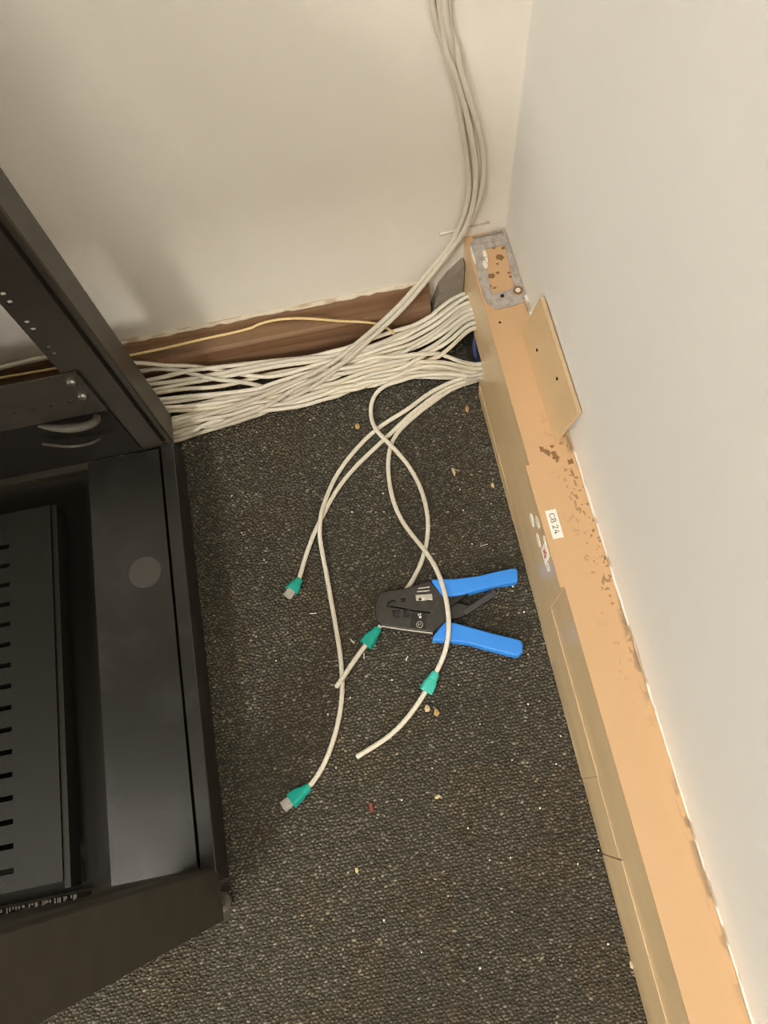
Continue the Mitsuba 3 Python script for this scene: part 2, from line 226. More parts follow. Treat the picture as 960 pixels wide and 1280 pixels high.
PATHS = json.loads('''{"D":[[-0.02,-0.085,0.03],[-0.0481,-0.0979,0.022],[-0.0665,-0.0985,0.024],[-0.0872,-0.0963,0.016],[-0.1178,-0.1036,0.011],[-0.1459,-0.1197,0.01],[-0.1841,-0.1318,0.006],[-0.2172,-0.1526,0.003],[-0.2434,-0.176,0.003],[-0.2602,-0.1961,0.003],[-0.2747,-0.2224,0.006],[-0.2854,-0.248,0.009],[-0.2893,-0.2645,0.006],[-0.2886,-0.2968,0.003],[-0.2881,-0.3395,0.003],[-0.2877,-0.3897,0.003],[-0.2885,-0.4283,0.003],[-0.2921,-0.4577,0.003],[-0.3003,-0.4864,0.003],[-0.3136,-0.5152,0.003],[-0.3285,-0.5387,0.003],[-0.3466,-0.555,0.003]],"A":[[-0.02,-0.08,0.022],[-0.0465,-0.0971,0.014],[-0.0663,-0.0986,0.018],[-0.0877,-0.0988,0.01],[-0.1109,-0.1061,0.004],[-0.1329,-0.1182,0.004],[-0.1529,-0.1318,0.004],[-0.1787,-0.1487,0.004],[-0.209,-0.1686,0.003],[-0.2369,-0.189,0.003],[-0.2635,-0.2161,0.003],[-0.2827,-0.2425,0.003],[-0.2971,-0.264,0.003],[-0.3114,-0.2909,0.003],[-0.3211,-0.3149,0.006]],"C":[[-0.02,-0.09,0.02],[-0.0466,-0.0984,0.01],[-0.066,-0.0982,0.011],[-0.0878,-0.0997,0.003],[-0.1123,-0.1126,0.003],[-0.1388,-0.126,0.003],[-0.1598,-0.1399,0.004],[-0.1728,-0.1513,0.004],[-0.1809,-0.1655,0.003],[-0.1863,-0.1841,0.003],[-0.1899,-0.2119,0.003],[-0.1895,-0.2468,0.003],[-0.1819,-0.2757,0.003],[-0.1705,-0.2996,0.006],[-0.1591,-0.3261,0.012],[-0.154,-0.3526,0.022],[-0.153,-0.3828,0.03],[-0.1551,-0.4089,0.032],[-0.1609,-0.4309,0.03],[-0.17,-0.4474,0.018],[-0.18,-0.4589,0.01],[-0.1899,-0.4697,0.008],[-0.2071,-0.4889,0.006],[-0.2264,-0.5057,0.004],[-0.2436,-0.5174,0.003],[-0.2657,-0.5264,0.003],[-0.2892,-0.5341,0.003]],"B":[[-0.018,-0.088,0.032],[-0.0481,-0.1003,0.03],[-0.0665,-0.0973,0.032],[-0.096,-0.0868,0.028],[-0.1264,-0.0786,0.022],[-0.1531,-0.0768,0.018],[-0.172,-0.0781,0.014],[-0.1852,-0.0833,0.009],[-0.1934,-0.0969,0.006],[-0.1969,-0.1146,0.004],[-0.1952,-0.1366,0.0085],[-0.1807,-0.1612,0.011],[-0.1642,-0.189,0.008],[-0.1536,-0.2181,0.004],[-0.1498,-0.2488,0.003],[-0.1518,-0.2779,0.003],[-0.1595,-0.3042,0.003],[-0.1699,-0.3251,0.003],[-0.1876,-0.3483,0.003],[-0.2058,-0.3648,0.003],[-0.2228,-0.3813,0.003],[-0.2369,-0.3947,0.005],[-0.2497,-0.4071,0.007],[-0.2645,-0.4193,0.006],[-0.2806,-0.4365,0.009],[-0.2988,-0.4544,0.009]],"W1":[[-0.1199,-0.005,2.48],[-0.1119,-0.005,1.6],[-0.0999,-0.005,0.9],[-0.0919,-0.005,0.6],[-0.0879,-0.005,0.47],[-0.0806,-0.005,0.4445],[-0.0691,-0.006,0.4037],[-0.0584,-0.005,0.3464],[-0.0488,-0.005,0.2822],[-0.0462,-0.006,0.257],[-0.0508,-0.008,0.2248],[-0.0603,-0.01,0.1913],[-0.0778,-0.014,0.1653],[-0.1,-0.018,0.142],[-0.1288,-0.03,0.1185],[-0.1566,-0.038,0.099],[-0.1996,-0.0408,0.0594],[-0.2461,-0.0581,0.0479],[-0.2926,-0.0656,0.0419],[-0.3209,-0.0719,0.0369],[-0.376,-0.0765,0.0308],[-0.4477,-0.0804,0.0237],[-0.5226,-0.0811,0.0231]],"W2":[[-0.1127,-0.005,2.48],[-0.1047,-0.005,1.6],[-0.0927,-0.005,0.9],[-0.0847,-0.005,0.6],[-0.0807,-0.005,0.4686],[-0.0771,-0.005,0.4402],[-0.0681,-0.011,0.4075],[-0.0553,-0.01,0.3591],[-0.0453,-0.01,0.3091],[-0.0412,-0.01,0.2598],[-0.0449,-0.013,0.2286],[-0.0542,-0.015,0.1992],[-0.0749,-0.018,0.1693],[-0.0958,-0.021,0.1415],[-0.1235,-0.033,0.1176],[-0.1513,-0.042,0.0978],[-0.1944,-0.0448,0.0561],[-0.2413,-0.0638,0.0434],[-0.2811,-0.0699,0.0385],[-0.3189,-0.0816,0.0275],[-0.3527,-0.0851,0.0215],[-0.3943,-0.0857,0.0178],[-0.4496,-0.0891,0.0135],[-0.5297,-0.0917,0.0066]],"W3":[[-0.1103,-0.009,2.48],[-0.1023,-0.009,1.6],[-0.0903,-0.009,0.9],[-0.0823,-0.009,0.6],[-0.0783,-0.009,0.4709],[-0.0755,-0.01,0.4436],[-0.0645,-0.005,0.4019],[-0.0493,-0.005,0.3534],[-0.0389,-0.005,0.3028],[-0.0351,-0.005,0.2644],[-0.0386,-0.005,0.2305],[-0.0504,-0.007,0.197],[-0.0721,-0.01,0.1617],[-0.0963,-0.014,0.1358],[-0.1253,-0.026,0.1104],[-0.1534,-0.034,0.0889],[-0.1963,-0.0425,0.0532],[-0.2421,-0.0642,0.0383],[-0.2977,-0.0789,0.0249],[-0.3485,-0.0859,0.0169],[-0.4187,-0.0917,0.0098],[-0.4519,-0.0927,0.0074],[-0.5322,-0.0982,0.0014]],"W4":[[-0.106,-0.005,2.48],[-0.098,-0.005,1.6],[-0.086,-0.005,0.9],[-0.078,-0.005,0.6],[-0.074,-0.005,0.4673],[-0.0724,-0.006,0.4327],[-0.0635,-0.01,0.4033],[-0.0486,-0.011,0.3585],[-0.0358,-0.006,0.303],[-0.0337,-0.009,0.2681],[-0.0381,-0.01,0.232],[-0.0495,-0.01,0.2026],[-0.0712,-0.006,0.1609],[-0.0999,-0.012,0.1298],[-0.1302,-0.024,0.1044],[-0.1584,-0.03,0.0797],[-0.2157,-0.0503,0.0437],[-0.2611,-0.0602,0.035],[-0.3156,-0.0642,0.0319],[-0.3796,-0.0641,0.0319],[-0.4486,-0.0633,0.0326],[-0.527,-0.0564,0.0349]],"Y":[[-1.2,-0.014,0.112],[-0.62,-0.014,0.112],[-0.4676,-0.012,0.1056],[-0.4197,-0.012,0.1065],[-0.3734,-0.013,0.1095],[-0.3228,-0.014,0.1108],[-0.2867,-0.02,0.119],[-0.2625,-0.022,0.1162],[-0.2343,-0.022,0.1042],[-0.2056,-0.022,0.0895],[-0.1756,-0.023,0.0808],[-0.1559,-0.025,0.0709],[-0.1448,-0.03,0.0627],[-0.1382,-0.036,0.0473],[-0.135,-0.05,0.03],[-0.1,-0.05,0.012]],"counts":[10,0],"bundle":[[[-0.012,-0.0245,0.083],[-0.052,-0.0125,0.087],[-0.0862,-0.0174,0.0659],[-0.1256,-0.03,0.0549],[-0.1586,-0.0309,0.0579],[-0.2018,-0.0389,0.054],[-0.2451,-0.0393,0.0491],[-0.297,-0.034,0.0515],[-0.3385,-0.0337,0.0573],[-0.38,-0.0311,0.0598],[-0.4225,-0.0297,0.0625],[-0.4687,-0.0322,0.0603],[-0.5587,-0.0187,0.0574],[-0.7887,-0.0147,0.0594]],[[-0.012,-0.0368,0.0911],[-0.052,-0.0248,0.0951],[-0.0843,-0.0233,0.0629],[-0.1247,-0.0316,0.0527],[-0.1599,-0.0419,0.057],[-0.2032,-0.043,0.0486],[-0.2459,-0.0396,0.0504],[-0.2981,-0.0394,0.0546],[-0.3501,-0.0393,0.0565],[-0.403,-0.0369,0.051],[-0.4644,-0.0352,0.0583],[-0.5544,-0.0243,0.053],[-0.7844,-0.0203,0.055]],[[-0.012,-0.0491,0.0977],[-0.052,-0.0371,0.1017],[-0.0839,-0.031,0.0612],[-0.1228,-0.041,0.0529],[-0.1612,-0.0454,0.0505],[-0.2044,-0.0447,0.0439],[-0.2574,-0.0432,0.0485],[-0.3096,-0.041,0.0525],[-0.3624,-0.042,0.0526],[-0.4149,-0.0373,0.048],[-0.4614,-0.0401,0.0485],[-0.5514,-0.0306,0.048],[-0.7814,-0.0266,0.05]],[[-0.012,-0.0575,0.0993],[-0.052,-0.0455,0.1033],[-0.0821,-0.0371,0.0587],[-0.1188,-0.045,0.0447],[-0.1572,-0.0481,0.0421],[-0.2059,-0.0492,0.04],[-0.2585,-0.049,0.0431],[-0.3217,-0.0462,0.0432],[-0.3862,-0.0516,0.0462],[-0.4276,-0.0444,0.0472],[-0.4608,-0.0409,0.0457],[-0.5508,-0.0319,0.0469],[-0.7808,-0.0279,0.0489]],[[-0.012,-0.0659,0.1009],[-0.052,-0.0539,0.1049],[-0.0802,-0.0432,0.0561],[-0.1148,-0.0483,0.041],[-0.1536,-0.0533,0.0393],[-0.2077,-0.0582,0.0406],[-0.2656,-0.0537,0.0415],[-0.3246,-0.0596,0.0371],[-0.3878,-0.057,0.0375],[-0.4612,-0.0529,0.046],[-0.5512,-0.0389,0.0413],[-0.7812,-0.0349,0.0433]],[[-0.012,-0.0745,0.1011],[-0.052,-0.0625,0.1051],[-0.0774,-0.0495,0.0534],[-0.1108,-0.0592,0.0383],[-0.1496,-0.0622,0.0369],[-0.2092,-0.0613,0.0338],[-0.273,-0.0649,0.0336],[-0.3367,-0.0598,0.0305],[-0.3995,-0.056,0.0365],[-0.4568,-0.056,0.0398],[-0.5468,-0.0446,0.0367],[-0.7768,-0.0406,0.0387]],[[-0.012,-0.0793,0.098],[-0.052,-0.0673,0.102],[-0.0741,-0.0542,0.05],[-0.1075,-0.0601,0.0367],[-0.1454,-0.0666,0.0272],[-0.2106,-0.0702,0.024],[-0.2751,-0.0702,0.0278],[-0.339,-0.0665,0.0278],[-0.4016,-0.067,0.0329],[-0.4562,-0.0629,0.037],[-0.5462,-0.0489,0.0333],[-0.7762,-0.0449,0.0353]],[[-0.012,-0.0842,0.0948],[-0.052,-0.0722,0.0988],[-0.0709,-0.0589,0.0466],[-0.102,-0.0663,0.0323],[-0.1411,-0.0689,0.0251],[-0.2123,-0.0776,0.0209],[-0.2767,-0.0758,0.0193],[-0.33,-0.0737,0.028],[-0.393,-0.0696,0.0297],[-0.4539,-0.0632,0.0335],[-0.5439,-0.0543,0.029],[-0.7739,-0.0503,0.031]],[[-0.012,-0.0403,0.0974],[-0.052,-0.0283,0.1014],[-0.0849,-0.0259,0.0616],[-0.1275,-0.0342,0.0552],[-0.1629,-0.0398,0.0476],[-0.204,-0.0448,0.0463],[-0.247,-0.0479,0.0471],[-0.3122,-0.0522,0.0438],[-0.3518,-0.0409,0.0467],[-0.3901,-0.0294,0.0593],[-0.4332,-0.0181,0.0672],[-0.4724,-0.0218,0.0921],[-0.5624,-0.0075,0.0905],[-0.7924,-0.0035,0.0925]],[[-0.012,-0.0617,0.1001],[-0.052,-0.0497,0.1041],[-0.0838,-0.0404,0.0569],[-0.1252,-0.0502,0.0455],[-0.1639,-0.0562,0.0368],[-0.2178,-0.0535,0.036],[-0.2726,-0.0638,0.0325],[-0.3156,-0.0632,0.0314],[-0.3449,-0.0531,0.0448],[-0.3831,-0.0425,0.0508],[-0.4314,-0.0255,0.0656],[-0.4716,-0.016,0.0713],[-0.5616,-0.0075,0.073],[-0.7916,-0.0035,0.075]],[[-0.015,-0.1088,0.0668],[-0.053,-0.1088,0.0668],[-0.0706,-0.0694,0.0245],[-0.1009,-0.0599,0.0388],[-0.1319,-0.0581,0.0403],[-0.1635,-0.0557,0.0432],[-0.1962,-0.0527,0.0392],[-0.2293,-0.0632,0.0318],[-0.2621,-0.0627,0.0369],[-0.3056,-0.0663,0.0335],[-0.3494,-0.0683,0.0273],[-0.3936,-0.0702,0.0245],[-0.4471,-0.0784,0.0239],[-0.5371,-0.0675,0.02],[-0.7671,-0.0635,0.022]],[[-0.015,-0.1103,0.0598],[-0.053,-0.1103,0.0598],[-0.0718,-0.075,0.02],[-0.1025,-0.0674,0.0321],[-0.1339,-0.0637,0.0294],[-0.1661,-0.0641,0.0359],[-0.1987,-0.0649,0.0354],[-0.2315,-0.0712,0.0279],[-0.2643,-0.0682,0.0291],[-0.3082,-0.0728,0.0264],[-0.3522,-0.0738,0.024],[-0.396,-0.0785,0.021],[-0.4488,-0.0812,0.016],[-0.5388,-0.0724,0.0161],[-0.7688,-0.0684,0.0181]],[[-0.015,-0.1115,0.0541],[-0.053,-0.1115,0.0541],[-0.0724,-0.0783,0.0174],[-0.0983,-0.0718,0.0261],[-0.1302,-0.069,0.0265],[-0.1632,-0.0775,0.0245],[-0.1966,-0.0757,0.0222],[-0.2298,-0.0804,0.0174],[-0.2628,-0.0848,0.0184],[-0.3008,-0.0875,0.0191],[-0.3542,-0.0803,0.0213],[-0.397,-0.0846,0.0144],[-0.4499,-0.0828,0.0141],[-0.5399,-0.0756,0.0135],[-0.7699,-0.0716,0.0155]],[[-0.015,-0.1154,0.0565],[-0.053,-0.1154,0.0565],[-0.0682,-0.0839,0.0128],[-0.0992,-0.0786,0.0208],[-0.1309,-0.0731,0.0211],[-0.1626,-0.0719,0.0275],[-0.1951,-0.071,0.0211],[-0.2332,-0.0719,0.0236],[-0.2718,-0.0778,0.0222],[-0.3207,-0.0804,0.0239],[-0.3637,-0.0809,0.0208],[-0.407,-0.082,0.0208],[-0.4479,-0.0771,0.023],[-0.5379,-0.0699,0.0181],[-0.7679,-0.0659,0.0201]],[[-0.015,-0.116,0.0536],[-0.053,-0.116,0.0536],[-0.0689,-0.0872,0.0102],[-0.1005,-0.0857,0.0181],[-0.1318,-0.0755,0.0182],[-0.1637,-0.0768,0.0245],[-0.1964,-0.0761,0.0208],[-0.2343,-0.0772,0.0225],[-0.2727,-0.0816,0.0204],[-0.3218,-0.082,0.0192],[-0.3655,-0.0844,0.0144],[-0.4068,-0.0861,0.0188],[-0.4511,-0.091,0.0093],[-0.5411,-0.0788,0.0109],[-0.7711,-0.0748,0.0129]],[[-0.015,-0.1109,0.057],[-0.053,-0.1109,0.057],[-0.0721,-0.0772,0.0135],[-0.1034,-0.0749,0.0247],[-0.1349,-0.064,0.0224],[-0.1671,-0.0682,0.0227],[-0.2,-0.0683,0.0234],[-0.2328,-0.0683,0.0196],[-0.276,-0.0679,0.0219],[-0.3306,-0.0708,0.0231],[-0.3727,-0.0668,0.0229],[-0.4155,-0.0681,0.0242],[-0.4503,-0.0723,0.0226],[-0.5403,-0.0601,0.0211],[-0.7703,-0.0561,0.0231]]],"crimper":{"head":[[-0.2372,-0.3721],[-0.2337,-0.3639],[-0.2278,-0.3582],[-0.2169,-0.357],[-0.2018,-0.3586],[-0.1841,-0.3574],[-0.1673,-0.3559],[-0.1592,-0.3676],[-0.1543,-0.3805],[-0.1532,-0.3925],[-0.1563,-0.4064],[-0.167,-0.4119],[-0.1766,-0.417],[-0.1952,-0.4108],[-0.2146,-0.404],[-0.2332,-0.3968],[-0.2385,-0.3894],[-0.2388,-0.3806]],"h1":[[-0.1665,-0.3546],[-0.1521,-0.3571],[-0.1363,-0.36],[-0.1078,-0.362],[-0.0882,-0.3611],[-0.0689,-0.3611],[-0.0643,-0.3621],[-0.0628,-0.3654],[-0.0657,-0.3768],[-0.0677,-0.3789],[-0.083,-0.3786],[-0.0973,-0.3786],[-0.1313,-0.3804],[-0.1466,-0.3801],[-0.1567,-0.378],[-0.1617,-0.3656]],"h2":[[-0.1588,-0.4073],[-0.148,-0.4119],[-0.1228,-0.4252],[-0.1019,-0.4357],[-0.0826,-0.4448],[-0.0795,-0.4473],[-0.0789,-0.4521],[-0.0814,-0.46],[-0.0854,-0.4629],[-0.09,-0.4629],[-0.1149,-0.4508],[-0.1399,-0.4378],[-0.1599,-0.4313],[-0.1796,-0.4268],[-0.1778,-0.4225],[-0.1684,-0.4139]],"lever":[[-0.1538,-0.3785],[-0.129,-0.3926],[-0.1098,-0.3847],[-0.0985,-0.3781],[-0.0916,-0.3776],[-0.0913,-0.3846],[-0.1026,-0.3911],[-0.1259,-0.4001],[-0.1414,-0.4047],[-0.1596,-0.4048]],"silver":[[-0.1876,-0.3697],[-0.1679,-0.3723],[-0.1687,-0.3805],[-0.1731,-0.3786],[-0.1808,-0.3785],[-0.188,-0.3765]],"bars":[[[-0.1831,-0.3617],[-0.1688,-0.3627],[-0.1686,-0.3642],[-0.1829,-0.3632]],[[-0.1848,-0.3653],[-0.1697,-0.367],[-0.1695,-0.3685],[-0.1846,-0.3668]]],"holes":[[[-0.2179,-0.3821],[-0.2086,-0.383],[-0.2104,-0.3924],[-0.2178,-0.3909]],[[-0.2046,-0.3848],[-0.1976,-0.3858],[-0.1992,-0.3937],[-0.2057,-0.3929]],[[-0.205,-0.37],[-0.1993,-0.3702],[-0.2004,-0.3759],[-0.205,-0.3749]]],"slot":[[-0.2237,-0.377],[-0.2218,-0.3724],[-0.2175,-0.3699],[-0.2118,-0.3706],[-0.2123,-0.3729],[-0.2162,-0.3731],[-0.2191,-0.3759],[-0.2196,-0.3783]],"groove":[[-0.2196,-0.3758],[-0.208,-0.3802],[-0.1904,-0.3878],[-0.1743,-0.3931],[-0.1747,-0.3949],[-0.1917,-0.3895],[-0.2093,-0.3819],[-0.2201,-0.3782]],"emblem":[[-0.1897,-0.4053],[-0.1872,-0.3953]],"plate":[[-0.1956,-0.3901],[-0.1793,-0.394],[-0.1841,-0.4123],[-0.201,-0.4069]]},"bootA":[[-0.3214,-0.3169,0.006],[-0.3317,-0.3288,0.0085],[-0.3393,-0.3347,0.012]],"bootD":[[-0.3463,-0.5551,0.005],[-0.3685,-0.5661,0.0065],[-0.3817,-0.5703,0.0065]],"bootC":[[-0.1827,-0.4562,0.008],[-0.1966,-0.4747,0.0075]],"bootB":[[-0.2369,-0.3949,0.006],[-0.2551,-0.4129,0.0075]],"deb":{"chip":[[-0.2151,-0.1241,0.006,0.01],[-0.2006,-0.4977,0.006,0.009],[-0.1908,-0.5042,0.006,0.009],[-0.069,-0.1317,0.005,0.009],[-0.1062,-0.2154,0.004,0.01],[-0.062,-0.2444,0.004,0.006],[-0.3099,-0.6486,0.004,0.005],[-0.05,-0.7864,0.005,0.007],[-0.209,-0.5925,0.007,0.004],[-0.0471,-0.0797,0.004,0.007]],"clip":[[[-0.2695,-0.4067,0.001],[-0.2734,-0.401,0.001]],[[-0.2603,-0.4202,0.001],[-0.2617,-0.4276,0.001]],[[-0.2101,-0.4343,0.001],[-0.214,-0.4392,0.001]],[[-0.3165,-0.3604,0.001],[-0.3078,-0.3617,0.001]],[[-0.0966,-0.3201,0.001],[-0.0863,-0.3191,0.001]],[[-0.1073,-0.211,0.001],[-0.0981,-0.2165,0.001]]],"red":[[-0.2831,-0.5892]],"speck":[[-0.3855,-0.2396],[-0.275,-0.1008],[-0.0847,-0.1343],[-0.1036,-0.2409],[-0.0699,-0.2683],[-0.106,-0.2692],[-0.252,-0.4774],[-0.2852,-0.468],[-0.2,-0.2254],[-0.2037,-0.2502],[-0.0698,-0.3773],[-0.0829,-0.3745],[-0.0727,-0.4602],[-0.0459,-0.6146],[-0.0526,-0.677],[-0.0397,-0.5964],[-0.0601,-0.556],[-0.0732,-0.5839],[-0.168,-0.6649],[-0.2572,-0.7366],[-0.1457,-0.6667],[-0.0777,-0.6857],[-0.314,-0.4816],[-0.1596,-0.4783],[-0.3648,-0.4084],[-0.1067,-0.4513],[-0.0646,-0.4104],[-0.234,-0.4577],[-0.2087,-0.5618],[-0.1454,-0.5258],[-0.1196,-0.5705],[-0.1022,-0.6246],[-0.1834,-0.6297],[-0.0869,-0.5149],[-0.1462,-0.1717],[-0.0556,-0.192],[-0.125,-0.2673],[-0.1053,-0.3147],[-0.2434,-0.2416],[-0.336,-0.1647],[-0.3146,-0.5412],[-0.2487,-0.5882],[-0.1568,-0.7174],[-0.2191,-0.6906],[-0.1197,-0.7688],[-0.2901,-0.7006],[-0.068,-0.7635],[-0.2014,-0.7613],[-0.3622,-0.2813],[-0.3916,-0.1869]]},"grey_out":[[-0.0444,-0.0131],[-0.0358,-0.0046],[-0.0189,-0.0016],[0.0002,-0.0016],[0.0038,-0.0061],[0.0024,-0.0524],[0.0025,-0.0952],[-0.0022,-0.1029],[-0.0085,-0.1058],[-0.017,-0.107],[-0.037,-0.1066],[-0.0464,-0.0923],[-0.0464,-0.0576]],"grey_in":[[-0.0315,-0.0303],[-0.028,-0.0236],[-0.0061,-0.0231],[-0.0072,-0.0386],[-0.0096,-0.0778],[-0.0121,-0.0839],[-0.0247,-0.0864],[-0.0374,-0.0856],[-0.0354,-0.0659]],"spots":[[-0.0154,-0.0377],[-0.0153,-0.0412],[-0.0324,-0.061],[-0.0295,-0.0606],[-0.0234,-0.0587],[-0.0111,-0.0617],[-0.0107,-0.0674],[-0.0366,-0.0747],[-0.0319,-0.078],[-0.0196,-0.0239],[-0.0089,-0.0265],[-0.0205,-0.0468]],"mould":[[-0.0322,-0.2835],[-0.0295,-0.286],[-0.0272,-0.2902],[-0.0216,-0.2914],[-0.0205,-0.2963],[-0.0198,-0.3002],[-0.0064,-0.3032],[-0.0082,-0.3037],[-0.0211,-0.2831]],"plate":[[-0.0176,-0.1446,0.1756],[-0.017,-0.2776,0.1756]]}''')

# ------------------------------------------------------------------ the room
S = dict(kind='structure')
RX, RY = -4.2, -4.4
obj('floor', box(RX - .1, .1, RY - .1, .1, -.06, -.003), 'm_backing', **S)
obj('wall_back', box(RX - .1, 0, 0, .1, -.003, CEIL), 'm_wall', **S)
obj('wall_right', box(0, .1, RY - .1, .1, -.003, CEIL), 'm_wall_white', **S)
obj('wall_left', box(RX - .1, RX, RY - .1, .1, -.003, CEIL), 'm_wall', **S)
obj('wall_front', box(RX, 0, RY - .1, RY, -.003, CEIL), 'm_wall', **S)
obj('ceiling', box(RX - .1, .1, RY - .1, .1, CEIL, CEIL + .1), 'm_ceiling', **S)
for i, (x, y, sx, sy, rad) in enumerate(LAMPS):
    t = thing('ceiling_light', 'square white ceiling light panel ' + ['far from both built walls', 'nearest the rack', 'close to the right wall'][i], 'ceiling light')
    fr = extrude(sbox(x - sx / 2 - .02, y - sy / 2 - .02, x + sx / 2 + .02, y + sy / 2 + .02).difference(sbox(x - sx / 2, y - sy / 2, x + sx / 2, y + sy / 2)), CEIL - .02, CEIL)
    obj('frame', fr, 'm_frame', t)
    d = box(x - sx / 2, x + sx / 2, y - sy / 2, y + sy / 2, CEIL - .012, CEIL - .001)
    k = obj('diffuser', d, 'm_frame', t)
    scene[k]['emitter'] = {'type': 'area', 'radiance': {'type': 'rgb', 'value': (LAMP_COLOR * rad).tolist()}}

# carpet pile: short tufts
def pile():
    n = rng.uniform
    reg = [(-.449, -.049, -1.35, -.02, 0), (-1.35, -.449, -1.35, -.672, 0)]
    C = []
    for x0, x1, y0, y1, _ in reg:
        gx, gy = np.meshgrid(np.arange(x0, x1, .0047), np.arange(y0, y1, .0036))
        gx = gx + (np.arange(gx.shape[0]) % 2)[:, None] * .0023
        C.append(np.stack([gx.ravel(), gy.ravel()], 1))
    C = np.vstack(C); N = len(C)
    C = C + n(-.0011, .0011, C.shape)
    C = C[(C[:, 0] < -.0535) | (C[:, 1] > -.0)] if False else C
    a = n(-.5, .5, N); L, W = n(.0020, .0033, N), n(.0014, .0021, N); H = n(-.0012, .0, N)
    k = 6; ang = np.arange(k) * 2 * np.pi / k
    ex, ey = np.cos(ang)[None] * L[:, None], np.sin(ang)[None] * W[:, None]
    ca, sa = np.cos(a)[:, None], np.sin(a)[:, None]
    rx, ry = C[:, :1] + ex * ca - ey * sa, C[:, 1:] + ex * sa + ey * ca
    ring = np.stack([rx, ry, np.full_like(rx, -.0034)], -1)
    mid = np.stack([C[:, :1] + (rx - C[:, :1]) * .7, C[:, 1:] + (ry - C[:, 1:]) * .7, np.repeat(H[:, None] - .0007, k, 1)], -1)
    top = np.c_[C, H][:, None]
    V = np.concatenate([ring, mid, top], 1).reshape(-1, 3)
    f = []
    for i in range(k):
        j = (i + 1) % k; f += [(i, j, k + j), (i, k + j, k + i), (k + i, k + j, 2 * k)]
    F = (np.array(f)[None] + (np.arange(N) * (2 * k + 1))[:, None, None]).reshape(-1, 3)
    patch = meshkit.fbm(np.c_[C * 14, np.zeros(N)], 3, 5)
    base = np.array([.128, .119, .094]) * (.75 + .5 * patch)[:, None] * n(.65, 1.25, N)[:, None]
    light = n(0, 1, N) < .10
    base[light] = base[light] * n(1.3, 2.0, light.sum())[:, None]
    brown = meshkit.noise(np.c_[C * 22, np.ones(N)], 9) > .66
    base[brown] *= np.array([1.05, .98, .91])
    col = np.repeat(np.clip(base, 0, 1), 2 * k + 1, 0)
    return (V, F), col
mesh, col = pile()
scene['floor__carpet_pile'] = mikit.ply(mesh, 'm_pile', True, color=col)
labels['floor__carpet_pile'] = {'kind': 'stuff', 'label': 'dark charcoal loop pile of the carpet'}

# skirting board on the back wall
prof = [(0, 0), (0, .110), (-.0085, .110), (-.010, .107), (-.0115, .098), (-.0145, .090), (-.0150, .084), (-.0150, .080), (-.0185, .076), (-.0185, 0)]
def along_x(pr, x0, x1):
    m = trimesh.creation.extrude_polygon(Polygon([(a, b) for a, b in pr]), x1 - x0, engine='earcut')
    V = m.vertices.copy(); m.vertices = np.c_[V[:, 2] + x0, V[:, 0], V[:, 1]]
    return m
obj('baseboard_back', along_x(prof, RX, -.093), 'm_wood', None, **S)
def ragged(P0, P1, n, w, h, up, out, seed):
    """An uneven bead of filler from P0 to P1, w high along up, h thick along out."""
    t = np.linspace(0, 1, n); P = np.array(P0)[None] * (1 - t)[:, None] + np.array(P1)[None] * t[:, None]
    ww = w * (.45 + 1.1 * meshkit.fbm(np.c_[t * n * .35, t * 0, t * 0 + seed], 3, seed)); hh = h * (.75 + .5 * meshkit.noise(np.c_[t * n * .3, t * 0 + 3, t * 0], seed + 1))
    up, out = np.array(up, float), np.array(out, float)
    R = [P + 0 * up, P + hh[:, None] * out, P + hh[:, None] * .8 * out + ww[:, None] * .6 * up, P + ww[:, None] * up]
    V = np.stack(R, 1).reshape(-1, 3); F = []
    for i in range(n - 1):
        for j in range(3):
            a = i * 4 + j; F += [(a, a + 1, a + 5), (a, a + 5, a + 4)]
    return trimesh.Trimesh(V, F, process=False)
obj('paint_bead', ragged((-.60, -.0002, .1102), (-.094, -.0002, .1102), 160, .0016, .0056, (0, 0, 1), (0, -1, 0), 3), 'm_bead', 'baseboard_back', True, label='thin cream paint bead along the top edge')
mp = Polygon([(-.097, 0), (-.100, .03), (-.090, .060), (-.080, .10), (-.069, .118), (-.050, .140), (-.0495, 0)])
m = trimesh.creation.extrude_polygon(mp, .012, engine='earcut'); V = m.vertices.copy(); m.vertices = np.c_[V[:, 0], -V[:, 2], V[:, 1]]
obj('mortar_patch', m, 'm_mortar', 'wall_back', label='bare grey mortar at the end of the skirting board')
for (x0, x1, z) in ((-.078, -.058, .187), (-.045, -.020, .190)):
    obj('paint_ridge', ragged((x0, -.0001, z), (x1, -.0001, z + .0015), 16, .0022, .0016, (0, 0, 1), (0, -1, 0), int(-x0 * 1000)), 'm_caulk', 'wall_back', True)
obj('trim_1', ragged((-.0001, -.262, .1755), (-.0001, -1.7, .1755), 420, .0030, .0017, (0, 0, 1), (-1, 0, 0), 11), 'm_caulk', None, True, label='ragged white bead of filler along the ledge', kind='structure')
obj('trim_2', ragged((-.0001, -.096, .1755), (-.0001, -.128, .1755), 20, .005, .0040, (0, 0, 1), (-1, 0, 0), 12), 'm_caulk', None, True, label='white paint drip at the grey patch', kind='structure')

